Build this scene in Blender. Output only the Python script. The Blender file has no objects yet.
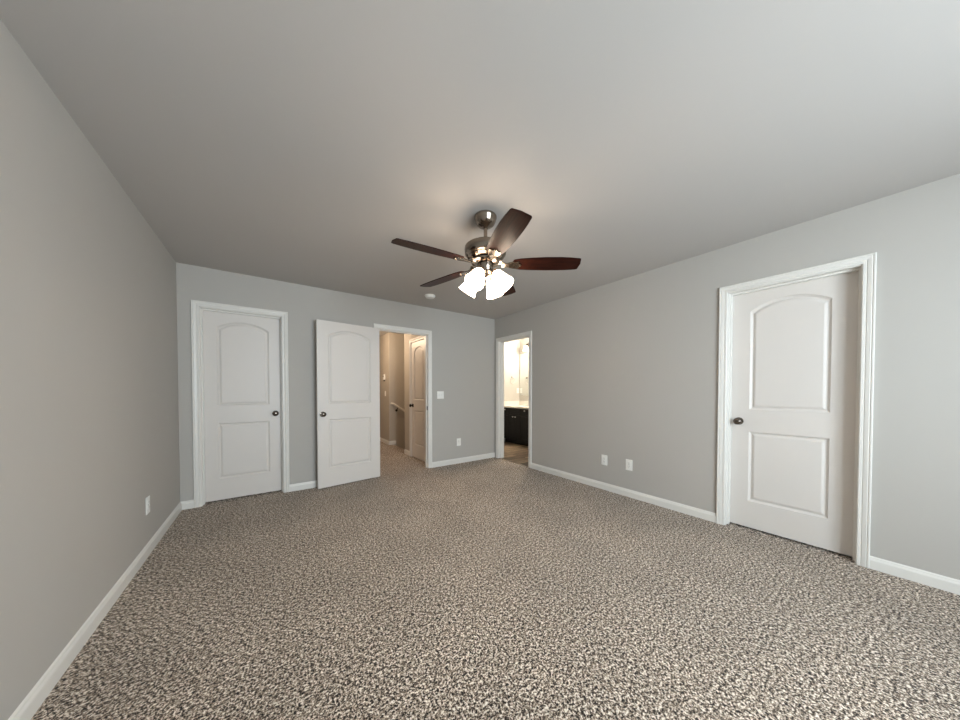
import bpy, bmesh, math, random
from mathutils import Vector, Matrix
random.seed(7)
S = bpy.context.scene
COL = S.collection
PI = math.pi

# ------------------------------------------------------------ camera, light, exposure
W = 3.978          # bedroom width (x), far wall at y = 0, camera at negative y
H = 2.44           # ceiling height
YB = -5.90         # wall behind the camera
T = 0.115          # wall thickness

cam = bpy.data.cameras.new('camera')
cam_o = bpy.data.objects.new('camera', cam)
COL.objects.link(cam_o)
YAW, PITCH, ROLL = 0.62244, -0.01728, 0.0005
_f = Vector((math.sin(YAW) * math.cos(PITCH), math.cos(YAW) * math.cos(PITCH), math.sin(PITCH)))
_r = Vector((math.cos(YAW), -math.sin(YAW), 0.0))
_u = _r.cross(_f)
_m = Matrix((_r, _u, -_f)).transposed().to_4x4()
_m.translation = Vector((0.7212, -4.0960, 1.1871))
cam_o.matrix_world = _m
cam.sensor_fit = 'HORIZONTAL'
cam.sensor_width = 36.0
cam.lens = 294.88 / 960 * 36.0
cam.shift_x = 0.0
cam.shift_y = (395.45 - 360.0) / 960.0
cam.clip_start = 0.02
S.camera = cam_o

S.view_settings.view_transform = 'Standard'
S.view_settings.look = 'None'
S.view_settings.gamma = 1.0
S.view_settings.use_curve_mapping = False
S.view_settings.exposure = 0.38

w = bpy.data.worlds.new('daylight')
S.world = w
w.use_nodes = True
bgn = w.node_tree.nodes['Background']
bgn.inputs[0].default_value = (0.70, 0.84, 1.0, 1)
bgn.inputs[1].default_value = 1.0


def area(name, loc, rot, sx, sy, power, col):
    l = bpy.data.lights.new(name, 'AREA')
    l.shape = 'RECTANGLE'
    l.size, l.size_y = sx, sy
    l.energy, l.color = power, col
    o = bpy.data.objects.new(name, l)
    COL.objects.link(o)
    o.location, o.rotation_euler = loc, rot
    return o


def point(name, loc, power, col, r=0.04):
    l = bpy.data.lights.new(name, 'POINT')
    l.energy, l.color, l.shadow_soft_size = power, col, r
    o = bpy.data.objects.new(name, l)
    COL.objects.link(o)
    o.location = loc
    return o


# daylight from the twin window in the wall behind the camera
WX0, WX1, WZ0, WZ1 = 1.0, 2.9, 0.75, 2.1
area('window_daylight', ((WX0 + WX1) / 2, YB - 0.30, (WZ0 + WZ1) / 2), (PI / 2, 0, 0), 2.0, 1.45, 185, (0.80, 0.92, 1.0))
# point lights for the hallway ceiling light and the bathroom vanity light
point('hall_bulb', (2.15, 1.75, 2.25), 34, (1.0, 0.76, 0.54), 0.08)
point('bath_bulb', (5.38, 0.25, 2.15), 46, (1.0, 0.90, 0.76), 0.10)


# ------------------------------------------------------------ materials
def lin(c):
    return tuple(((v / 255) / 12.92 if v / 255 <= 0.04045 else ((v / 255 + 0.055) / 1.055) ** 2.4) for v in c) + (1,)


def mat(name, rgb, rough=0.5, metal=0.0, bump=0.0, scale=200.0, var=0.0, vscale=8.0, spec=0.5, emit=None, estr=0.0):
    m = bpy.data.materials.new(name)
    m.use_nodes = True
    nt = m.node_tree
    b = nt.nodes['Principled BSDF']
    b.inputs['Base Color'].default_value = lin(rgb)
    b.inputs['Roughness'].default_value = rough
    b.inputs['Metallic'].default_value = metal
    b.inputs['Specular IOR Level'].default_value = spec
    tc = nt.nodes.new('ShaderNodeTexCoord')
    if var > 0:
        n = nt.nodes.new('ShaderNodeTexNoise')
        n.inputs['Scale'].default_value = vscale
        n.inputs['Detail'].default_value = 4
        nt.links.new(tc.outputs['Object'], n.inputs['Vector'])
        mr = nt.nodes.new('ShaderNodeMapRange')
        mr.inputs[3].default_value = 1 - var
        mr.inputs[4].default_value = 1 + var
        nt.links.new(n.outputs['Fac'], mr.inputs[0])
        mx = nt.nodes.new('ShaderNodeVectorMath')
        mx.operation = 'SCALE'
        mx.inputs[0].default_value = lin(rgb)[:3]
        nt.links.new(mr.outputs[0], mx.inputs['Scale'])
        nt.links.new(mx.outputs[0], b.inputs['Base Color'])
    if bump > 0:
        n = nt.nodes.new('ShaderNodeTexNoise')
        n.inputs['Scale'].default_value = scale
        n.inputs['Detail'].default_value = 3
        nt.links.new(tc.outputs['Object'], n.inputs['Vector'])
        bp = nt.nodes.new('ShaderNodeBump')
        bp.inputs['Strength'].default_value = bump
        bp.inputs['Distance'].default_value = 0.002
        nt.links.new(n.outputs['Fac'], bp.inputs['Height'])
        nt.links.new(bp.outputs[0], b.inputs['Normal'])
    if emit:
        b.inputs['Emission Color'].default_value = emit + (1,)
        b.inputs['Emission Strength'].default_value = estr
    return m


M = {}
M['wall'] = mat('wall_paint', (181, 177, 171), 0.72, bump=0.12, scale=160, var=0.012, vscale=3, spec=0.35)
M['wall_bath'] = mat('bath_wall_paint', (196, 192, 184), 0.6, bump=0.1, scale=160, var=0.01)
M['wall_hall'] = mat('hall_wall_paint', (180, 172, 160), 0.7, bump=0.1, scale=160, var=0.01)
M['ceiling'] = mat('ceiling_paint', (190, 186, 182), 0.85, bump=0.15, scale=120, var=0.01, vscale=2, spec=0.2)
M['trim'] = mat('white_trim_paint', (224, 221, 215), 0.38, bump=0.03, scale=60, var=0.008)
M['door'] = mat('white_door_paint', (216, 210, 204), 0.42, bump=0.05, scale=90, var=0.01)
M['plate'] = mat('white_plastic', (238, 237, 232), 0.35, var=0.01)
M['slot'] = mat('dark_slot', (60, 58, 55), 0.6, var=0.02)
M['nickel'] = mat('brushed_nickel', (146, 134, 122), 0.20, metal=1.0, bump=0.05, scale=400, var=0.03)
M['dark_nickel'] = mat('dark_knob_metal', (112, 104, 97), 0.14, metal=1.0, var=0.03)
M['black'] = mat('black_bracket', (36, 30, 26), 0.4, metal=0.6, var=0.03)
M['cabinet'] = mat('espresso_wood', (7, 5, 5), 0.55, bump=0.1, scale=60, var=0.08, vscale=20)
M['counter'] = mat('white_counter', (238, 234, 226), 0.25, var=0.02, vscale=10)
M['shade'] = mat('frosted_glass', (250, 246, 238), 0.4, var=0.01, emit=(1.0, 0.81, 0.62), estr=18.0)
M['bulb'] = mat('lit_bulb', (255, 250, 240), 0.4, var=0.01, emit=(1.0, 0.85, 0.65), estr=14.0)
M['bath_shade'] = mat('bath_frosted_glass', (250, 246, 238), 0.4, var=0.01, emit=(1.0, 0.90, 0.74), estr=9.0)
M['chrome'] = mat('satin_chrome_knob', (225, 222, 216), 0.5, metal=0.6, var=0.01)
M['hall_shade'] = mat('hall_frosted_glass', (250, 244, 232), 0.4, var=0.01, emit=(1.0, 0.80, 0.58), estr=3.0)
M['mirror'] = mat('mirror_glass', (235, 238, 236), 0.02, metal=1.0)
M['rail'] = mat('painted_rail', (226, 218, 205), 0.4, var=0.02)
M['strip'] = mat('transition_strip', (128, 112, 96), 0.4, metal=0.3, var=0.05)
M['brass'] = mat('pull_chain_brass', (186, 150, 92), 0.3, metal=1.0, var=0.03)


def wood_mat():
    m = bpy.data.materials.new('walnut_blade')
    m.use_nodes = True
    nt = m.node_tree
    b = nt.nodes['Principled BSDF']
    b.inputs['Roughness'].default_value = 0.30
    b.inputs['Specular IOR Level'].default_value = 0.05
    tc = nt.nodes.new('ShaderNodeTexCoord')
    mp = nt.nodes.new('ShaderNodeMapping')
    mp.inputs['Scale'].default_value = (3, 40, 40)
    nt.links.new(tc.outputs['Object'], mp.inputs[0])
    n = nt.nodes.new('ShaderNodeTexNoise')
    n.inputs['Scale'].default_value = 2.0
    n.inputs['Detail'].default_value = 6
    n.inputs['Distortion'].default_value = 0.6
    nt.links.new(mp.outputs[0], n.inputs['Vector'])
    cr = nt.nodes.new('ShaderNodeValToRGB')
    cr.color_ramp.elements[0].position = 0.3
    cr.color_ramp.elements[0].color = lin((26, 12, 9))
    cr.color_ramp.elements[1].position = 0.75
    cr.color_ramp.elements[1].color = lin((56, 26, 18))
    nt.links.new(n.outputs['Fac'], cr.inputs[0])
    nt.links.new(cr.outputs[0], b.inputs['Base Color'])
    return m


M['blade'] = wood_mat()


def carpet_mat():
    m = bpy.data.materials.new('speckled_frieze_carpet')
    m.use_nodes = True
    nt = m.node_tree
    L = nt.links
    b = nt.nodes['Principled BSDF']
    b.inputs['Roughness'].default_value = 0.95
    b.inputs['Specular IOR Level'].default_value = 0.1
    b.inputs['Sheen Weight'].default_value = 0.15
    tc = nt.nodes.new('ShaderNodeTexCoord')
    # warp so that tufts curl
    nz = nt.nodes.new('ShaderNodeTexNoise')
    nz.inputs['Scale'].default_value = 60
    nz.inputs['Detail'].default_value = 2
    L.new(tc.outputs['Object'], nz.inputs['Vector'])
    wm = nt.nodes.new('ShaderNodeVectorMath')
    wm.operation = 'MULTIPLY_ADD'
    wm.inputs[1].default_value = (0.012, 0.012, 0.0)
    L.new(nz.outputs['Color'], wm.inputs[0])
    L.new(tc.outputs['Object'], wm.inputs[2])
    n1 = nt.nodes.new('ShaderNodeTexNoise')
    n1.inputs['Scale'].default_value = 125
    n1.inputs['Detail'].default_value = 2.5
    n1.inputs['Roughness'].default_value = 0.7
    L.new(wm.outputs[0], n1.inputs['Vector'])
    cr = nt.nodes.new('ShaderNodeValToRGB')
    e = cr.color_ramp.elements
    e[0].position = 0.42
    e[0].color = lin((22, 15, 11))
    e[1].position = 0.595
    e[1].color = lin((250, 240, 226))
    for p, c in ((0.455, (72, 58, 48)), (0.495, (144, 126, 109)), (0.54, (194, 176, 157))):
        x = e.new(p)
        x.color = lin(c)
    n3 = nt.nodes.new('ShaderNodeTexNoise')
    n3.inputs['Scale'].default_value = 62
    n3.inputs['Detail'].default_value = 1
    L.new(tc.outputs['Object'], n3.inputs['Vector'])
    fm = nt.nodes.new('ShaderNodeMix')
    fm.data_type = 'FLOAT'
    fm.inputs[0].default_value = 0.27
    L.new(n1.outputs['Fac'], fm.inputs[2])
    L.new(n3.outputs['Fac'], fm.inputs[3])
    L.new(fm.outputs[0], cr.inputs[0])
    # footfall mottling
    n2 = nt.nodes.new('ShaderNodeTexNoise')
    n2.inputs['Scale'].default_value = 2.2
    n2.inputs['Detail'].default_value = 3
    L.new(tc.outputs['Object'], n2.inputs['Vector'])
    mr = nt.nodes.new('ShaderNodeMapRange')
    mr.inputs[1].default_value = 0.3
    mr.inputs[2].default_value = 0.7
    mr.inputs[3].default_value = 0.88
    mr.inputs[4].default_value = 1.10
    L.new(n2.outputs['Fac'], mr.inputs[0])
    sc = nt.nodes.new('ShaderNodeVectorMath')
    sc.operation = 'SCALE'
    L.new(cr.outputs[0], sc.inputs[0])
    L.new(mr.outputs[0], sc.inputs['Scale'])
    L.new(sc.outputs[0], b.inputs['Base Color'])
    bp = nt.nodes.new('ShaderNodeBump')
    bp.inputs['Strength'].default_value = 0.9
    bp.inputs['Distance'].default_value = 0.008
    L.new(n1.outputs['Fac'], bp.inputs['Height'])
    L.new(bp.outputs[0], b.inputs['Normal'])
    return m


M['carpet'] = carpet_mat()


def plank_mat():
    m = bpy.data.materials.new('vinyl_planks')
    m.use_nodes = True
    nt = m.node_tree
    L = nt.links
    b = nt.nodes['Principled BSDF']
    b.inputs['Roughness'].default_value = 0.35
    tc = nt.nodes.new('ShaderNodeTexCoord')
    br = nt.nodes.new('ShaderNodeTexBrick')
    br.inputs['Scale'].default_value = 1.0
    br.inputs['Brick Width'].default_value = 1.1
    br.inputs['Row Height'].default_value = 0.15
    br.inputs['Mortar Size'].default_value = 0.008
    br.inputs['Color1'].default_value = lin((186, 164, 138))
    br.inputs['Color2'].default_value = lin((48, 36, 28))
    br.inputs['Mortar'].default_value = lin((34, 26, 20))
    L.new(tc.outputs['Object'], br.inputs['Vector'])
    mp = nt.nodes.new('ShaderNodeMapping')
    mp.inputs['Scale'].default_value = (2, 26, 1)
    L.new(tc.outputs['Object'], mp.inputs[0])
    n = nt.nodes.new('ShaderNodeTexNoise')
    n.inputs['Scale'].default_value = 2
    n.inputs['Detail'].default_value = 5
    L.new(mp.outputs[0], n.inputs['Vector'])
    mr = nt.nodes.new('ShaderNodeMapRange')
    mr.inputs[1].default_value = 0.3
    mr.inputs[2].default_value = 0.7
    mr.inputs[3].default_value = 0.35
    mr.inputs[4].default_value = 1.6
    L.new(n.outputs['Fac'], mr.inputs[0])
    sc = nt.nodes.new('ShaderNodeVectorMath')
    sc.operation = 'SCALE'
    L.new(br.outputs['Color'], sc.inputs[0])
    L.new(mr.outputs[0], sc.inputs['Scale'])
    L.new(sc.outputs[0], b.inputs['Base Color'])
    return m


M['planks'] = plank_mat()


def pane_mat():
    m = bpy.data.materials.new('window_glass')
    m.use_nodes = True
    nt = m.node_tree
    for n in list(nt.nodes):
        nt.nodes.remove(n)
    o = nt.nodes.new('ShaderNodeOutputMaterial')
    t = nt.nodes.new('ShaderNodeBsdfTransparent')
    g = nt.nodes.new('ShaderNodeBsdfGlossy')
    g.inputs['Roughness'].default_value = 0.02
    x = nt.nodes.new('ShaderNodeMixShader')
    x.inputs[0].default_value = 0.06
    nt.links.new(t.outputs[0], x.inputs[1])
    nt.links.new(g.outputs[0], x.inputs[2])
    nt.links.new(x.outputs[0], o.inputs[0])
    return m


M['pane'] = pane_mat()


# ------------------------------------------------------------ mesh helpers
def box(bm, a, b, bev=0.0, seg=2):
    a, b = Vector(a), Vector(b)
    g = bmesh.ops.create_cube(bm, size=1.0)
    vs = g['verts']
    c, s = (a + b) / 2, (b - a)
    for v in vs:
        v.co = Vector((v.co.x * s.x, v.co.y * s.y, v.co.z * s.z)) + c
    if bev > 0:
        es = {e for v in vs for e in v.link_edges}
        bmesh.ops.bevel(bm, geom=list(es), offset=bev, segments=seg, profile=0.5, affect='EDGES')


def prism(bm, pts, axis, lo, hi):
    """extrude a polygon; axis 'y': pts are (x, z); 'x': pts are (y, z); 'z': pts are (x, y)"""
    def P(p, t):
        return {'y': (p[0], t, p[1]), 'x': (t, p[0], p[1]), 'z': (p[0], p[1], t)}[axis]
    A = [bm.verts.new(P(p, lo)) for p in pts]
    B = [bm.verts.new(P(p, hi)) for p in pts]
    bm.faces.new(A)
    bm.faces.new(B[::-1])
    n = len(pts)
    for i in range(n):
        bm.faces.new((A[i], B[i], B[(i + 1) % n], A[(i + 1) % n]))


def lathe(bm, prof, n=32, mtx=None, cap=True):
    """prof: list of (r, z); revolve about z"""
    rings = []
    for r, z in prof:
        if r < 1e-6:
            v = bm.verts.new((0, 0, z))
            rings.append([v])
        else:
            rings.append([bm.verts.new((r * math.cos(2 * PI * k / n), r * math.sin(2 * PI * k / n), z)) for k in range(n)])
    for A, B in zip(rings, rings[1:]):
        for k in range(n):
            k2 = (k + 1) % n
            if len(A) == 1 and len(B) == 1:
                continue
            if len(A) == 1:
                bm.faces.new((A[0], B[k], B[k2]))
            elif len(B) == 1:
                bm.faces.new((A[k], B[0], A[k2]))
            else:
                bm.faces.new((A[k], B[k], B[k2], A[k2]))
    if cap:
        for R_ in (rings[0], rings[-1]):
            if len(R_) > 1:
                bm.faces.new(R_)
    if mtx is not None:
        vs = [v for R_ in rings for v in R_]
        bmesh.ops.transform(bm, matrix=mtx, verts=vs)


def tube(bm, pts, r, n=12):
    pts = [Vector(p) for p in pts]
    rings = []
    up = Vector((0, 0, 1))
    for i, p in enumerate(pts):
        d = (pts[min(i + 1, len(pts) - 1)] - pts[max(i - 1, 0)]).normalized()
        ref = up if abs(d.dot(up)) < 0.95 else Vector((1, 0, 0))
        a = d.cross(ref).normalized()
        b = a.cross(d)
        rr = r[i] if isinstance(r, (list, tuple)) else r
        rings.append([bm.verts.new(p + a * rr * math.cos(2 * PI * k / n) + b * rr * math.sin(2 * PI * k / n)) for k in range(n)])
    for A, B in zip(rings, rings[1:]):
        for k in range(n):
            bm.faces.new((A[k], A[(k + 1) % n], B[(k + 1) % n], B[k]))
    bm.faces.new(rings[0][::-1])
    bm.faces.new(rings[-1])


def obj(name, bm, m, parent=None, smooth=False, loc=None, label=None):
    bmesh.ops.recalc_face_normals(bm, faces=bm.faces[:])
    me = bpy.data.meshes.new(name)
    bm.to_mesh(me)
    bm.free()
    me.materials.append(m)
    if smooth:
        for p in me.polygons:
            p.use_smooth = True
        try:
            me.set_sharp_from_angle(angle=math.radians(38))
        except Exception:
            pass
    o = bpy.data.objects.new(name, me)
    COL.objects.link(o)
    if parent:
        o.parent = parent
    if loc:
        o.location = loc
    if label:
        o['label'] = label
    return o


def tag(o, label, cat, group=None, kind=None):
    o['label'] = label
    o['category'] = cat
    if group:
        o['group'] = group
    if kind:
        o['kind'] = kind
    return o


def empty(name, loc, rotz, label, cat, group=None, kind=None):
    o = bpy.data.objects.new(name, None)
    COL.objects.link(o)
    o.empty_display_size = 0.1
    o.location = loc
    o.rotation_euler = (0, 0, rotz)
    return tag(o, label, cat, group, kind)


def struct(name, boxes, m, label, cat):
    bm = bmesh.new()
    for a, b in boxes:
        box(bm, a, b)
    return tag(obj(name, bm, m), label, cat, kind='structure')


# ------------------------------------------------------------ room shell
CAS = 0.057
OPH = 2.035
# door openings (clear)
D1 = (0.0998 + CAS, 0.9113 - CAS)      # closet door, far wall (x)
D2 = (1.8865 + CAS, 2.7499 - CAS)      # bedroom doorway, far wall (x)
B1 = (-0.0565 - CAS, -0.9082 + CAS)    # bathroom doorway, right wall (y)
R1 = (-3.2004 - CAS, -4.0294 + CAS)    # closet door, right wall (y)
HX = 2.80                               # right wall of the hallway
HD = (0.905, 0.275)                     # hallway door (y, from far to near)
STY0, STY1 = 1.235, 2.25                # stair opening
SX = 2.93                               # landing edge
BYS = 1.12                              # bathroom side wall
BXE = 5.635                             # bathroom mirror wall

struct('floor', [((0, YB, -0.1), (W + 0.01, 0.0, 0)), ((1.6, 0, -0.1), (HX, T, 0)),
                 ((1.6, T, -0.1), (HX + 0.02, 4.6, 0)), ((HX + 0.02, STY1, -0.1), (2.95, 4.6, 0)), ((HX + 0.02, T, -0.1), (HX + T, STY0, 0)),
                 ((HX, STY0, -0.1), (SX, STY1, 0)),
                 ((-0.1, 0, -0.1), (1.6, T, -0.004)), ((-0.1, T, -0.1), (1.6, 0.8, -0.004)),
                 ((W + 0.01, -4.6, -0.1), (W + 0.9, -2.9, -0.004))],
       M['carpet'], 'brown and beige speckled frieze carpet covering the bedroom and hallway floor', 'carpet')
struct('floor_bathroom', [((W + 0.012, -1.6, -0.1), (BXE, BYS, -0.004))], M['planks'],
       'brown wood-look plank floor beyond the narrow bathroom doorway', 'floor')
struct('ceiling', [((-0.2, YB - T, H), (BXE + 0.2, 4.7, H + 0.12))], M['ceiling'],
       'smooth off-white ceiling above the empty bedroom', 'ceiling')
struct('wall_left', [((-T, YB, 0), (0, 0, H))], M['wall'],
       'plain grey wall with one low outlet and no door, white baseboard along its foot', 'wall')
struct('wall_far', [((-T, 0, 0), (D1[0], T, H)), ((D1[0], 0, OPH), (D1[1], T, H)), ((D1[1], 0, 0), (D2[0], T, H)),
                    ((D2[0], 0, OPH), (D2[1], T, H)), ((D2[1], 0, 0), (W + T, T, H))], M['wall'],
       'grey wall holding the closed closet door and the open door to the hallway', 'wall')
struct('wall_right', [((W, B1[0], 0), (W + T, 0, H)), ((W, B1[1], OPH), (W + T, B1[0], H)), ((W, R1[0], 0), (W + T, B1[1], H)),
                      ((W, R1[1], OPH), (W + T, R1[0], H)), ((W, YB, 0), (W + T, R1[1], H))], M['wall'],
       'long grey wall with the bathroom doorway, two outlets and a closed door', 'wall')
struct('wall_behind_camera', [((-T, YB - T, 0), (WX0, YB, H)), ((WX1, YB - T, 0), (W + T, YB, H)),
                              ((WX0, YB - T, 0), (WX1, YB, WZ0)), ((WX0, YB - T, WZ1), (WX1, YB, H))], M['wall'],
       'grey wall with the window opposite the hallway doorway', 'wall')
# closets behind the two closed doors
struct('wall_closet_far', [((-T, 0.8, 0), (1.6, 0.9, H)), ((-T, T, 0), (-0.02, 0.8, H))], M['wall'],
       'closet wall hidden behind the closed door beside the left corner', 'wall')
struct('wall_closet_right', [((W + 0.9, -4.7, 0), (W + 1.0, -2.8, H)), ((W + T, -4.7, 0), (W + 0.9, -4.6, H)),
                             ((W + T, -2.9, 0), (W + 0.9, -2.8, H))], M['wall'],
       'closet wall hidden behind the closed door of the long right wall', 'wall')
# hallway
struct('wall_hall_left', [((1.48, T, 0), (1.6, 4.6, H))], M['wall_hall'], 'hallway wall on the hinge side of the doorway, behind the open door', 'wall')
struct('wall_hall_right', [((HX, T, 0), (HX + T, HD[1], H)), ((HX, HD[1], OPH), (HX + T, HD[0], H)), ((HX, HD[0], 0), (HX + T, STY0, H))],
       M['wall_hall'], 'tan hallway wall holding the narrow closed door', 'wall')
struct('wall_stair_side', [((HX + T, BYS + 0.02, -2.4), (4.9, STY0, H)), ((HX, BYS + 0.02, -2.4), (HX + T, STY0, -0.1))],
       M['wall_hall'], 'tan side wall of the staircase behind the hallway door', 'wall')
struct('wall_stair_rail_side', [((2.85, STY1, 0), (4.9, STY1 + T, H)), ((2.85, STY1, -2.4), (4.9, STY1 + T, 0))],
       M['wall_hall'], 'tan stairwell wall that carries the handrail', 'wall')
struct('wall_stair_end', [((4.9, BYS + 0.03, -2.4), (5.0, STY1 + T, H)), ((SX - 0.05, STY0, -2.4), (SX, STY1, -0.1))],
       M['wall_hall'], 'end wall of the staircase', 'wall')
struct('wall_hall_beyond', [((2.85, STY1 + T, 0), (2.95, 4.6, H))], M['wall_hall'],
       'tan hallway wall carrying the thermostat, beyond the stairwell corner', 'wall')
struct('wall_hall_end', [((1.48, 4.6, 0), (2.95, 4.7, H))], M['wall_hall'], 'end wall of the hallway', 'wall')
# hall closet behind door
struct('wall_hall_closet', [((HX + 0.75, T, 0), (HX + 0.8, BYS + 0.02, H))], M['wall_hall'], 'wall behind the narrow hallway door', 'wall')
# bathroom
struct('wall_bath_side', [((W + T, BYS, -0.1), (BXE + 0.1, BYS + 0.019, H))], M['wall_bath'],
       'pale bathroom wall with the towel ring', 'wall')
struct('wall_bath_mirror', [((BXE, -1.7, -0.1), (BXE + 0.1, BYS, H))], M['wall_bath'],
       'pale bathroom wall with the frameless mirror', 'wall')
struct('wall_bath_near', [((W + T, -1.7, -0.1), (BXE, -1.6, H))], M['wall_bath'], 'bathroom wall hidden beyond the doorway edge', 'wall')
struct('wall_bath_entry', [((W, T, -0.1), (W + T, BYS + 0.019, H))], M['wall_bath'], 'bathroom wall backing onto the hallway closet', 'wall')

# stairs
bm = bmesh.new()
for k in range(9):
    x0 = SX + 0.26 * k
    z = -0.19 * (k + 1)
    box(bm, (x0, STY0, z - 0.19), (x0 + 0.27, STY1, z), 0.012)
tag(obj('stairs', bm, M['carpet']), 'carpeted stairs going down behind the hallway wall', 'stairs', kind='structure')


# ------------------------------------------------------------ baseboards
def baseboard(name, runs, label):
    """runs: (start, end, inward normal) in plan"""
    prof = [(0, 0), (0.013, 0), (0.013, 0.056), (0.0115, 0.062), (0.008, 0.068), (0.006, 0.076), (0.0, 0.083)]
    bm = bmesh.new()
    for a, b, nrm in runs:
        A = [bm.verts.new((a[0] + nrm[0] * t, a[1] + nrm[1] * t, z)) for t, z in prof]
        B = [bm.verts.new((b[0] + nrm[0] * t, b[1] + nrm[1] * t, z)) for t, z in prof]
        bm.faces.new(A)
        bm.faces.new(B[::-1])
        n = len(prof)
        for i in range(n):
            bm.faces.new((A[i], B[i], B[(i + 1) % n], A[(i + 1) % n]))
    return tag(obj(name, bm, M['trim']), label, 'baseboard', kind='structure')


baseboard('baseboard_left', [((0, YB), (0, 0), (1, 0))], 'white baseboard running the whole length of the doorless grey wall')
baseboard('baseboard_far', [((0, 0), (D1[0] - CAS, 0), (0, -1)), ((D1[1] + CAS, 0), (D2[0] - CAS, 0), (0, -1)),
                            ((D2[1] + CAS, 0), (W, 0), (0, -1))], 'white baseboard under the light switch and between the doors of the far wall')
baseboard('baseboard_right', [((W, B1[1] - CAS), (W, R1[0] + CAS), (-1, 0)), ((W, R1[1] - CAS), (W, YB), (-1, 0))],
          'white baseboard below the two outlets on the long wall')
baseboard('baseboard_behind_camera', [((0, YB), (W, YB), (0, 1))], 'white baseboard under the window')
baseboard('baseboard_hall', [((HX, HD[0] + CAS), (HX, STY0), (-1, 0)), ((2.85, STY1), (SX + 0.06, STY1), (0, -1)),
                             ((2.85, STY1), (2.85, 4.6), (-1, 0))], 'white baseboard along the tan hallway walls beside the stairs')


# ------------------------------------------------------------ doors
CPROF = [(0.0, 0.0), (0.0, 0.009), (0.004, 0.012), (0.016, 0.012), (0.019, 0.009), (0.023, 0.013), (0.040, 0.0165),
         (0.044, 0.0135), (0.048, 0.018), (0.054, 0.018), (0.057, 0.015), (0.057, 0.0)]


def casing_bm(w_, h_, y0, s=-1):
    """colonial casing swept with mitres around an opening 0..w_ x 0..h_ ; y0 wall face, s outward sign"""
    bm = bmesh.new()
    st = []
    for t, d in CPROF:
        st.append([(-t, 0.0), (-t, h_ + t), (w_ + t, h_ + t), (w_ + t, 0.0)])
    rows = [[bm.verts.new((p[0], y0 + s * d, p[1])) for p in path] for (t, d), path in zip(CPROF, st)]
    n = len(rows)
    for i in range(n):
        a, b = rows[i], rows[(i + 1) % n]
        for k in range(3):
            bm.faces.new((a[k], a[k + 1], b[k + 1], b[k]))
    bm.faces.new([r[0] for r in rows])
    bm.faces.new([r[3] for r in rows])
    return bm


def arch(x0, x1, z0, zs, rise, n=14):
    """outline, anticlockwise seen from -y, straight sides with an arched head"""
    pts = [(x0, z0), (x1, z0)]
    if rise <= 0:
        return pts + [(x1, zs), (x0, zs)]
    hw = (x1 - x0) / 2
    R_ = (hw * hw + rise * rise) / (2 * rise)
    cx, cz = (x0 + x1) / 2, zs + rise - R_
    a0 = math.asin(hw / R_)
    for k in range(n + 1):
        a = a0 - 2 * a0 * k / n
        pts.append((cx + R_ * math.sin(a), cz + R_ * math.cos(a)))
    return pts


def slab_bm(w_, h_=2.02, th=0.035):
    """moulded two-panel door; x 0..w_, y 0..th (front at y=0), z 0..h_"""
    bm = bmesh.new()
    st = 0.125 if w_ > 0.68 else 0.115
    x0, x1 = st, w_ - st
    LZ0, LZ1, UZ0, UZ1, RISE = 0.226, 0.822, 1.010, 1.845, 0.075
    up = arch(x0, x1, UZ0, UZ1, RISE)
    box(bm, (0, 0, 0), (x0, th, h_))
    box(bm, (x1, 0, 0), (w_, th, h_))
    box(bm, (x0, 0, 0), (x1, th, LZ0))
    box(bm, (x0, 0, LZ1), (x1, th, UZ0))
    head = [(x1, h_), (x0, h_)] + [p for p in up[2:]][::-1]
    prism(bm, head, 'y', 0, th)
    for (z0, z1, rise) in ((LZ0, LZ1, 0), (UZ0, UZ1, RISE)):
        for side in (0, 1):
            loops = []
            for ins, dep in ((0, 0), (0.004, 0.005), (0.014, 0.0115), (0.022, 0.011), (0.030, 0.005), (0.038, 0.0025)):
                y = dep if side == 0 else th - dep
                r2 = rise * (1 - ins * 2.2) if rise else 0
                loops.append([bm.verts.new((px, y, pz)) for px, pz in arch(x0 + ins, x1 - ins, z0 + ins, z1 - ins * 0.9, r2)])
            for A, B in zip(loops, loops[1:]):
                n = len(A)
                for k in range(n):
                    bm.faces.new((A[k], A[(k + 1) % n], B[(k + 1) % n], B[k]))
            bm.faces.new(loops[-1])
    return bm


def knob_bm(sgn=-1, y=0.0):
    """round passage knob pointing along sgn*y"""
    bm = bmesh.new()
    prof = [(0.0, 0), (0.032, 0), (0.032, 0.004), (0.028, 0.009), (0.013, 0.012), (0.011, 0.026), (0.014, 0.032), (0.024, 0.038),
            (0.0285, 0.046), (0.028, 0.054), (0.022, 0.061), (0.010, 0.064), (0, 0.0645)]
    mt = Matrix.Translation((0, y, 0)) @ Matrix.Rotation(PI / 2 if sgn < 0 else -PI / 2, 4, 'X')
    lathe(bm, prof, 28, mt)
    return bm


def hinge_bm():
    bm = bmesh.new()
    box(bm, (-0.002, -0.001, -0.045), (0.0015, 0.032, 0.045))
    lathe(bm, [(0, -0.05), (0.004, -0.05), (0.006, -0.045), (0.006, 0.045), (0.004, 0.05), (0, 0.05)], 12, Matrix.Translation((0, -0.006, 0)))
    return bm


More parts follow.
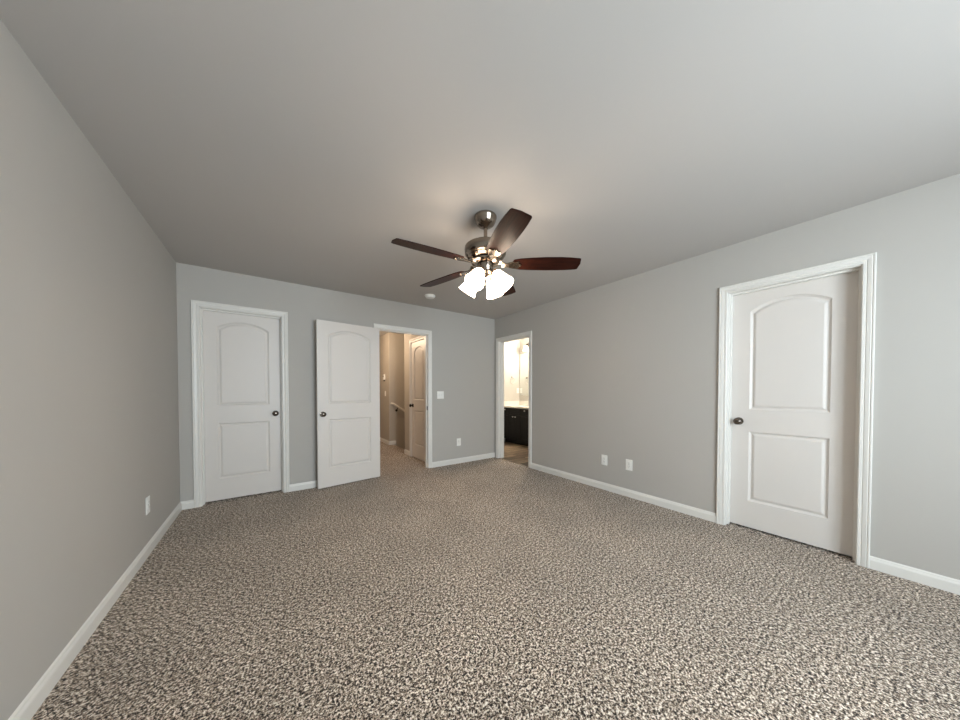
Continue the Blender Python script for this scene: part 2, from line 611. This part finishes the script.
def make_door(name, loc, rotz, w_, depth, label, slab='back', knob='right', swing=0.0, hinges=None, stop=True, backcase=True, knobmat='dark_nickel'):
    """local frame: x across the opening, +y into the wall, z up"""
    root = empty(name, loc, rotz, label, 'door', kind='structure')
    obj('door_casing', casing_bm(w_ , OPH, 0.0, -1), M['trim'], root)
    if backcase:
        obj('door_casing', casing_bm(w_, OPH, depth, 1), M['trim'], root)
    j = bmesh.new()
    th = 0.012
    box(j, (-0.001, 0, 0), (th - 0.006, depth, OPH), 0.001, 1)
    box(j, (w_ - th + 0.006, 0, 0), (w_ + 0.001, depth, OPH), 0.001, 1)
    box(j, (0, 0, OPH - 0.006), (w_, depth, OPH + 0.001), 0.001, 1)
    s0 = depth - 0.035 - 0.036 if slab == 'back' else 0.038
    if stop:
        for a, b in (((0.004, s0, 0), (0.017, s0 + 0.034, OPH - 0.006)), ((w_ - 0.017, s0, 0), (w_ - 0.004, s0 + 0.034, OPH - 0.006)),
                     ((0.017, s0, OPH - 0.019), (w_ - 0.017, s0 + 0.034, OPH - 0.005))):
            box(j, a, b, 0.002, 2)
    obj('jamb', j, M['trim'], root)
    if slab == 'none':
        return root
    sw = w_ - 0.018
    x0, z0 = 0.009, 0.013
    y0 = depth - 0.036 if slab == 'back' else 0.0
    if slab == 'open':
        sw = 0.768
        pv = bpy.data.objects.new('door_leaf', None)
        COL.objects.link(pv)
        pv.parent = root
        pv.empty_display_size = 0.05
        pv.location = (0.004, -0.006, z0)
        pv.rotation_euler = (0, 0, swing)
        o = obj('slab', slab_bm(sw, 2.012), M['door'], pv)
        o.location = (0, 0, 0)
        kx = sw - 0.056
        for s, yy in ((-1, 0.0), (1, 0.035)):
            k = obj('knob', knob_bm(s, yy), M[knobmat], pv, True)
            k.location = (kx, 0, 0.888)
        for hz in (0.25, 1.01, 1.80):
            h = obj('hinge', hinge_bm(), M['nickel'], root, True)
            h.location = (0.0045, 0.0, hz)
        return root
    o = obj('slab', slab_bm(sw, 2.008), M['door'], root)
    o.location = (x0, y0, z0)
    kx = w_ - 0.068 if knob == 'right' else 0.068
    k = obj('knob', knob_bm(-1, 0.0), M[knobmat], root, True)
    k.location = (kx, y0, 0.92)
    if hinges:
        hx = w_ - 0.006 if hinges == 'right' else 0.006
        for hz in (0.25, 1.01, 1.80):
            h = obj('hinge', hinge_bm(), M['black'], root, True)
            h.location = (hx, y0, hz)
    return root


make_door('door_1', (D1[0], 0, 0), 0, D1[1] - D1[0], T, 'closed white two-panel arched door beside the left corner of the far wall')
make_door('door_2', (D2[0], 0, 0), 0, D2[1] - D2[0], T, 'white two-panel door standing open almost flat against the wall beside the hallway doorway',
          slab='open', swing=-PI + math.radians(7.5))
make_door('door_3', (W, B1[0], 0), -PI / 2, B1[0] - B1[1], T, 'white cased doorway into the bathroom, next to the room corner', slab='none')
make_door('door_4', (W, R1[0], 0), -PI / 2, R1[0] - R1[1], T, 'closed white two-panel arched door in the long wall, with knob on its left edge', knob='left')
make_door('door_5', (HX, HD[0], 0), -PI / 2, HD[0] - HD[1], T, 'narrow closed door with dark knob inside the tan hallway', slab='front', knob='left',
          hinges='right', stop=False, backcase=False, knobmat='black')

# strike plate on the latch side of the open doorway
bm = bmesh.new()
box(bm, (D2[1] - 0.0085, 0.008, 0.885), (D2[1] - 0.0055, 0.036, 0.945))
tag(obj('trim_strike_plate', bm, M['black']), 'small dark strike plate on the latch jamb of the hallway doorway', 'strike plate', kind='structure')

# threshold strip
bm = bmesh.new()
prism(bm, [(W - 0.005, -0.002), (W + 0.004, 0.005), (W + 0.022, 0.005), (W + 0.034, -0.004)], 'y', B1[1] + 0.007, B1[0] - 0.007)
tag(obj('trim_threshold', bm, M['strip']), 'thin threshold strip where the carpet meets the bathroom planks', 'threshold', kind='structure')

# ------------------------------------------------------------ window behind the camera
wn = empty('window_1', ((WX0 + WX1) / 2, YB, WZ0), 0, 'white twin window in the wall opposite the hallway doorway', 'window', kind='structure')
hw, hh = (WX1 - WX0) / 2, WZ1 - WZ0
bm = bmesh.new()
for a, b in (((-hw, -T, 0), (-hw + 0.05, -0.02, hh)), ((hw - 0.05, -T, 0), (hw, -0.02, hh)), ((-hw, -T, 0), (hw, -0.02, 0.05)),
             ((-hw, -T, hh - 0.05), (hw, -0.02, hh)), ((-0.04, -T, 0), (0.04, -0.02, hh)), ((-hw, -0.09, hh / 2 - 0.02), (hw, -0.05, hh / 2 + 0.02))):
    box(bm, a, b, 0.003, 1)
obj('window_frame', bm, M['trim'], wn)
bm = bmesh.new()
box(bm, (-hw - 0.05, -0.02, -0.02), (hw + 0.05, 0.05, 0.0), 0.004)
obj('window_sill', bm, M['trim'], wn)
bm = bmesh.new()
v = [bm.verts.new(p) for p in ((-hw, -0.07, 0), (hw, -0.07, 0), (hw, -0.07, hh), (-hw, -0.07, hh))]
bm.faces.new(v)
obj('pane', bm, M['pane'], wn)


# ------------------------------------------------------------ outlets and switches
def plate_root(name, loc, rotz, label, cat, group=None):
    return empty(name, loc, rotz, label, cat, group)


def outlet(loc, rotz, label):
    """local: +x across, -y out of the wall"""
    r = plate_root('outlet', loc, rotz, label, 'outlet')
    bm = bmesh.new()
    box(bm, (-0.038, -0.006, -0.061), (0.038, 0.0, 0.061), 0.003, 2)
    obj('plate', bm, M['plate'], r)
    for s in (-1, 1):
        bm = bmesh.new()
        pts = []
        for k in range(24):
            a = 2 * PI * k / 24
            x, z = 0.0172 * math.cos(a), 0.0172 * math.sin(a)
            z = max(-0.0145, min(0.0145, z))
            pts.append((x, z))
        cl = []
        for p in pts:
            if not cl or (abs(cl[-1][0] - p[0]) + abs(cl[-1][1] - p[1])) > 1e-5:
                cl.append(p)
        prism(bm, cl, 'y', -0.0085, -0.005)
        so = obj('socket', bm, M['plate'], r)
        so.location = (0, 0, s * 0.0195)
        bm = bmesh.new()
        box(bm, (-0.0075, -0.0092, -0.001), (-0.0052, -0.0084, 0.008))
        box(bm, (0.0052, -0.0092, -0.001), (0.0075, -0.0084, 0.008))
        lathe(bm, [(0, 0), (0.0026, 0), (0.0026, 0.0008), (0, 0.0008)], 12, Matrix.Translation((0, -0.0084, -0.008)) @ Matrix.Rotation(PI / 2, 4, 'X'))
        obj('slot', bm, M['slot'], so)
    bm = bmesh.new()
    lathe(bm, [(0, 0), (0.0032, 0), (0.0028, 0.0012), (0, 0.0015)], 12, Matrix.Translation((0, -0.006, 0)) @ Matrix.Rotation(PI / 2, 4, 'X'))
    obj('screw', bm, M['slot'], r)
    return r


def switch(loc, rotz, gangs, label):
    r = plate_root('light_switch', loc, rotz, label, 'light switch')
    hw_ = 0.036 + 0.0225 * (gangs - 1)
    bm = bmesh.new()
    box(bm, (-hw_, -0.006, -0.058), (hw_, 0.0, 0.058), 0.003, 2)
    obj('plate', bm, M['plate'], r)
    for g in range(gangs):
        x = (g - (gangs - 1) / 2) * 0.046
        bm = bmesh.new()
        box(bm, (x - 0.006, -0.0075, -0.013), (x + 0.006, -0.005, 0.013), 0.0008, 1)
        t = obj('toggle_slot', bm, M['plate'], r)
        bm = bmesh.new()
        prism(bm, [(-0.007, -0.004), (-0.018, 0.006), (-0.018, 0.011), (-0.007, 0.006)], 'x', x - 0.0042, x + 0.0042)
        obj('toggle', bm, M['plate'], t)
    return r


outlet((0, -0.966, 0.355), PI / 2, 'white outlet low on the doorless wall near the left corner')
outlet((3.232, 0, 0.345), 0, 'white outlet low on the far wall below the light switch')
outlet((W, -2.111, 0.355), -PI / 2, 'white outlet on the long wall, the one closer to the bathroom doorway')
outlet((W, -2.408, 0.357), -PI / 2, 'white outlet on the long wall, the one closer to the closed door')
switch((2.90, 0, 1.114), 0, 2, 'white double light switch on the far wall right of the hallway doorway')
switch((2.85, 2.50, 1.116), -PI / 2, 1, 'small white light switch under the thermostat in the hallway')
outlet((5.576, BYS, 1.18), 0, 'white outlet above the bathroom counter beside the mirror')

# thermostat
r = empty('thermostat', (2.85, 2.55, 1.486), -PI / 2, 'small white thermostat with dark display on the hallway wall above the switch', 'thermostat')
bm = bmesh.new()
box(bm, (-0.045, -0.026, -0.06), (0.045, 0, 0.06), 0.005, 2)
obj('thermostat_body', bm, M['plate'], r)
bm = bmesh.new()
box(bm, (-0.034, -0.028, -0.005), (0.0, -0.0255, 0.03), 0.001, 1)
obj('display', bm, M['slot'], r)
bm = bmesh.new()
box(bm, (-0.02, -0.022, -0.095), (0.03, -0.002, -0.066), 0.003, 1)
obj('sensor_box', bm, M['slot'], r)

# smoke detector
r = empty('smoke_detector', (2.469, -0.527, H), 0, 'round white smoke detector on the ceiling near the far wall', 'smoke detector')
bm = bmesh.new()
lathe(bm, [(0, 0), (0.070, 0), (0.072, -0.008), (0.066, -0.013), (0.064, -0.013)], 40)
obj('base', bm, M['plate'], r, True)
bm = bmesh.new()
lathe(bm, [(0.062, -0.012), (0.062, -0.024), (0.057, -0.031), (0.030, -0.034), (0, -0.035)], 40)
for k in range(16):
    a = 2 * PI * k / 16
    box(bm, (0.058 * math.cos(a) - 0.003, 0.058 * math.sin(a) - 0.003, -0.026), (0.058 * math.cos(a) + 0.003, 0.058 * math.sin(a) + 0.003, -0.016))
obj('detector_cover', bm, M['plate'], r, True)

# handrail
r = empty('handrail', (2.90, STY1, 0.90), 0, 'pale wooden handrail with black brackets sloping down the stairwell wall', 'handrail')
sl = -0.66
bm = bmesh.new()
A = [(0.0, -0.005, -0.0), (0.0, -0.055, 0.0), (0.02, -0.065, -0.004), (1.5, -0.065, -0.004 + sl * 1.48)]
tube(bm, A, 0.021, 14)
obj('rail', bm, M['rail'], r, True)
for bx in (0.11, 0.8, 1.4):
    bm = bmesh.new()
    z = sl * bx
    tube(bm, [(bx, -0.062, z - 0.016), (bx, -0.055, z - 0.05), (bx, -0.02, z - 0.075), (bx, 0.0, z - 0.08)], 0.008, 8)
    lathe(bm, [(0, 0), (0.028, 0), (0.026, 0.006), (0, 0.008)], 16, Matrix.Translation((bx, 0, z - 0.08)) @ Matrix.Rotation(PI / 2, 4, 'X'))
    obj('bracket', bm, M['black'], r, True)

# ------------------------------------------------------------ ceiling fan
FX, FY = 2.004, -2.376
fan = empty('ceiling_fan', (FX, FY, H), 0, 'brushed nickel ceiling fan with five dark wood blades and four lit frosted shades', 'ceiling fan')


def F(name, m, prof, smooth=True, label=None):
    bm = bmesh.new()
    lathe(bm, prof, 48)
    return obj(name, bm, m, fan, smooth, label=label)


F('canopy', M['nickel'], [(0, 0), (0.078, 0), (0.081, -0.005), (0.081, -0.016), (0.077, -0.022), (0.074, -0.038), (0.064, -0.058), (0.050, -0.070), (0.030, -0.077), (0.022, -0.086), (0, -0.086)])
F('downrod', M['nickel'], [(0, -0.08), (0.0135, -0.08), (0.0135, -0.178), (0.022, -0.181), (0.026, -0.205), (0, -0.205)])
F('motor_housing', M['nickel'], [(0, -0.185), (0.030, -0.185), (0.040, -0.208), (0.120, -0.214), (0.142, -0.218), (0.149, -0.224), (0.151, -0.234), (0.148, -0.274),
                                 (0.138, -0.286), (0.126, -0.294), (0.131, -0.300), (0.118, -0.311), (0.090, -0.318), (0, -0.318)])
F('rotor_ring', M['nickel'], [(0, -0.318), (0.098, -0.318), (0.104, -0.324), (0.102, -0.334), (0.088, -0.340), (0, -0.340)])
F('switch_housing', M['nickel'], [(0, -0.340), (0.052, -0.340), (0.058, -0.346), (0.058, -0.378), (0.052, -0.388), (0.050, -0.394), (0.060, -0.400), (0.062, -0.412),
                                  (0.052, -0.426), (0.030, -0.436), (0.012, -0.441), (0.010, -0.452), (0, -0.456)])

BZ = -0.345     # blade plane below the ceiling


def blade_bm():
    bm = bmesh.new()
    # outline (x along the blade, y across)
    up = [(0.205, 0.050), (0.25, 0.060), (0.33, 0.0675), (0.43, 0.0720), (0.53, 0.0725), (0.60, 0.0700), (0.656, 0.0655), (0.665, 0.060)]
    lo = [(0.673, 0.0), (0.665, -0.052), (0.652, -0.0575), (0.60, -0.0640), (0.53, -0.0700), (0.43, -0.0715), (0.33, -0.0675), (0.25, -0.060), (0.205, -0.050)]
    pts = up + lo + [(0.196, -0.035), (0.192, 0.0), (0.196, 0.035)]
    prism(bm, pts, 'z', -0.003, 0.003)
    es = [e for e in bm.edges if abs(e.verts[0].co.z - e.verts[1].co.z) < 1e-6]
    bmesh.ops.bevel(bm, geom=es, offset=0.0015, segments=2, affect='EDGES')
    return bm


def bracket_bm():
    bm = bmesh.new()
    # arm from the rotor to the blade, spread plate with three fingers
    box(bm, (0.075, -0.020, 0.012), (0.125, 0.020, 0.020), 0.003, 2)
    prism(bm, [(0.115, -0.020), (0.160, -0.024), (0.195, -0.036), (0.232, -0.041), (0.244, -0.036), (0.236, -0.020), (0.252, -0.012), (0.258, 0.0),
               (0.252, 0.012), (0.236, 0.020), (0.244, 0.036), (0.232, 0.041), (0.195, 0.036), (0.160, 0.024), (0.115, 0.020)], 'z', -0.010, -0.0032)
    prism(bm, [(0.118, 0.016), (0.118, 0.010), (0.150, -0.009), (0.150, -0.003), (0.124, 0.018)], 'y', -0.013, 0.013)
    for sx, sy in ((0.225, -0.030), (0.225, 0.030), (0.245, 0.0)):
        lathe(bm, [(0, 0), (0.0055, 0), (0.004, -0.003), (0, -0.0035)], 10, Matrix.Translation((sx, sy, -0.010)))
    return bm


blade_me = bracket_me = None
for k in range(5):
    a = math.radians(104.97 + 72 * k)
    mt = Matrix.Rotation(a, 4, 'Z') @ Matrix.Translation((0, 0, BZ)) @ Matrix.Rotation(math.radians(0.8), 4, 'Y')
    pit = Matrix.Rotation(math.radians(-12.0), 4, 'X')
    if k == 0:
        bl = obj('blade', blade_bm(), M['blade'], fan, False)
        br = obj('blade_bracket', bracket_bm(), M['nickel'], fan, False)
        blade_me, bracket_me = bl.data, br.data
    else:
        bl = bpy.data.objects.new('blade', blade_me)
        br = bpy.data.objects.new('blade_bracket', bracket_me)
        COL.objects.link(bl)
        COL.objects.link(br)
        bl.parent = fan
        br.parent = fan
    bl.matrix_local = mt @ pit
    br.matrix_local = mt @ pit

SHZ = -0.405
for k in range(4):
    a = math.radians(25 + 90 * k)
    base = Matrix.Rotation(a, 4, 'Z')
    bm = bmesh.new()
    tube(bm, [(0.045, 0, SHZ), (0.056, 0, SHZ + 0.005), (0.068, 0, SHZ + 0.002), (0.076, 0, SHZ - 0.010)], 0.009, 12)
    tilt = Matrix.Translation((0.074, 0, SHZ - 0.008)) @ Matrix.Rotation(math.radians(-38), 4, 'Y')
    lathe(bm, [(0, 0.012), (0.020, 0.012), (0.027, 0.004), (0.029, -0.012), (0.027, -0.024), (0, -0.024)], 24, tilt)
    arm = obj('lamp_arm', bm, M['nickel'], fan, True)
    arm.matrix_local = base
    bm = bmesh.new()
    lathe(bm, [(0.024, -0.012), (0.031, -0.015), (0.038, -0.026), (0.045, -0.050), (0.051, -0.080), (0.058, -0.108), (0.068, -0.137), (0.0645, -0.137),
               (0.055, -0.110), (0.048, -0.080), (0.042, -0.050), (0.035, -0.028), (0.024, -0.017)], 36, tilt, cap=False)
    sh = obj('lamp_shade', bm, M['shade'], fan, True)
    sh.matrix_local = base
    bm = bmesh.new()
    lathe(bm, [(0, -0.024), (0.013, -0.026), (0.014, -0.045), (0.026, -0.068), (0.029, -0.084), (0.022, -0.102), (0, -0.110)], 20, tilt)
    bu = obj('bulb', bm, M['bulb'], fan, True)
    bu.matrix_local = base
# pull chains
for (cx, cy, ln) in ((0.030, -0.050, 0.10), (-0.045, -0.04, 0.07)):
    bm = bmesh.new()
    n = int(ln / 0.005)
    for i in range(n):
        bmesh.ops.create_icosphere(bm, subdivisions=1, radius=0.002, matrix=Matrix.Translation((cx, cy, -0.415 - 0.005 * i)))
    tube(bm, [(cx, cy, -0.415 - ln), (cx, cy, -0.415 - ln - 0.008), (cx, cy, -0.415 - ln - 0.03)], [0.003, 0.006, 0.005], 10)
    obj('pull_chain', bm, M['brass'], fan, True)

# ------------------------------------------------------------ bathroom
VX = 5.11
ZC = 0.833
cab = empty('vanity_cabinet', (VX, BYS, 0), -PI / 2, 'dark espresso vanity cabinet under the white counter in the bathroom', 'cabinet')
# local frame: x from the side wall towards the camera, y into the wall (+x world)
L_ = 1.52
dp = BXE - VX
bm = bmesh.new()
box(bm, (0.003, 0.02, 0.09), (L_, dp - 0.004, ZC - 0.035), 0.002, 1)
box(bm, (0.003, 0.08, 0.0), (L_, dp - 0.004, 0.09))
obj('body', bm, M['cabinet'], cab)


def front(x0, x1, z0, z1, name, knob):
    bm = bmesh.new()
    box(bm, (x0, 0.0, z0), (x1, 0.02, z1), 0.002, 1)
    fr = 0.05 if z1 - z0 > 0.2 else 0.028
    box(bm, (x0, -0.006, z0), (x0 + fr, 0.002, z1), 0.0015, 1)
    box(bm, (x1 - fr, -0.006, z0), (x1, 0.002, z1), 0.0015, 1)
    box(bm, (x0 + fr, -0.006, z0), (x1 - fr, 0.002, z0 + fr), 0.0015, 1)
    box(bm, (x0 + fr, -0.006, z1 - fr), (x1 - fr, 0.002, z1), 0.0015, 1)
    o = obj(name, bm, M['cabinet'], cab)
    if knob:
        b2 = bmesh.new()
        lathe(b2, [(0, 0), (0.006, 0), (0.006, 0.012), (0.014, 0.016), (0.015, 0.022), (0.010, 0.027), (0, 0.028)], 16,
              Matrix.Translation((knob[0], -0.005, knob[1])) @ Matrix.Rotation(PI / 2, 4, 'X'))
        obj('knob', b2, M['chrome'], o, True)
    return o


zt = ZC - 0.045
front(0.012, 0.205, zt - 0.155, zt, 'drawer', (0.10, 0.752))
front(0.012, 0.205, 0.10, zt - 0.165, 'door', None)
front(0.215, 0.595, zt - 0.135, zt, 'drawer', None)
front(0.215, 0.402, 0.10, zt - 0.145, 'door', (0.365, 0.605))
front(0.408, 0.595, 0.10, zt - 0.145, 'door', (0.445, 0.605))
front(0.605, 0.86, zt - 0.155, zt, 'drawer', (0.73, 0.752))
front(0.605, 0.86, 0.10, zt - 0.165, 'door', None)
front(0.87, 1.51, 0.10, zt, 'door', (0.92, 0.605))

ct = empty('vanity_countertop', (VX, BYS, ZC - 0.035), -PI / 2, 'white countertop with backsplash on the dark bathroom vanity', 'countertop')
bm = bmesh.new()
box(bm, (0.001, -0.02, 0.0), (L_ + 0.01, dp - 0.001, 0.035), 0.006, 3)
obj('top', bm, M['counter'], ct)
bm = bmesh.new()
box(bm, (0.001, dp - 0.022, 0.034), (L_ + 0.01, dp - 0.001, 0.14), 0.003, 2)
obj('backsplash', bm, M['counter'], ct)
bm = bmesh.new()
box(bm, (0.001, -0.015, 0.034), (0.021, dp - 0.023, 0.14), 0.003, 2)
obj('side_splash', bm, M['counter'], ct)

bm = bmesh.new()
box(bm, (BXE - 0.008, -0.45, 1.065), (BXE - 0.001, BYS - 0.02, 2.06), 0.002, 1)
tag(obj('mirror', bm, M['mirror']), 'frameless wall mirror above the bathroom counter', 'mirror')

r = empty('towel_ring', (5.377, BYS, 1.42), 0, 'round metal towel ring on the pale bathroom wall beside the mirror', 'towel ring')
bm = bmesh.new()
lathe(bm, [(0, 0), (0.026, 0), (0.026, 0.008), (0.012, 0.012), (0.010, 0.045), (0, 0.048)], 20, Matrix.Translation((0, 0, 0.07)) @ Matrix.Rotation(PI / 2, 4, 'X'))
obj('mount', bm, M['nickel'], r, True)
bm = bmesh.new()
tube(bm, [(0.068 * math.sin(2 * PI * k / 32), -0.04, -0.005 + 0.068 * math.cos(2 * PI * k / 32)) for k in range(33)], 0.006, 8)
obj('ring', bm, M['chrome'], r, True)

r = empty('vanity_light', (BXE, 0.45, 2.24), -PI / 2, 'lit bathroom wall light with frosted shades above the mirror', 'wall light')
bm = bmesh.new()
box(bm, (-0.42, -0.03, -0.03), (0.42, 0, 0.03), 0.008, 3)
obj('light_bar', bm, M['nickel'], r, True)
for s in (-1, 0, 1):
    bm = bmesh.new()
    x = s * 0.34
    tube(bm, [(x, -0.02, 0), (x, -0.09, 0.0), (x, -0.12, -0.015), (x, -0.12, -0.04)], 0.009, 10)
    obj('lamp_arm', bm, M['dark_nickel'], r, True)
    bm = bmesh.new()
    lathe(bm, [(0.025, -0.03), (0.035, -0.05), (0.045, -0.09), (0.062, -0.15), (0.058, -0.15), (0.041, -0.09), (0.031, -0.05), (0.022, -0.034)], 28,
          Matrix.Translation((x, -0.12, 0)), cap=False)
    obj('lamp_shade', bm, M['bath_shade'], r, True)

# hallway ceiling light (its bulb is the hall_bulb lamp above)
r = empty('hall_ceiling_light', (2.15, 1.75, H), 0, 'round frosted ceiling light of the hallway', 'ceiling light')
bm = bmesh.new()
lathe(bm, [(0, 0), (0.15, 0), (0.155, -0.012), (0.15, -0.02), (0, -0.02)], 40)
obj('base', bm, M['nickel'], r, True)
bm = bmesh.new()
lathe(bm, [(0.14, -0.018), (0.135, -0.035), (0.11, -0.06), (0.06, -0.078), (0, -0.083)], 40, cap=False)
obj('lamp_shade', bm, M['hall_shade'], r, True)
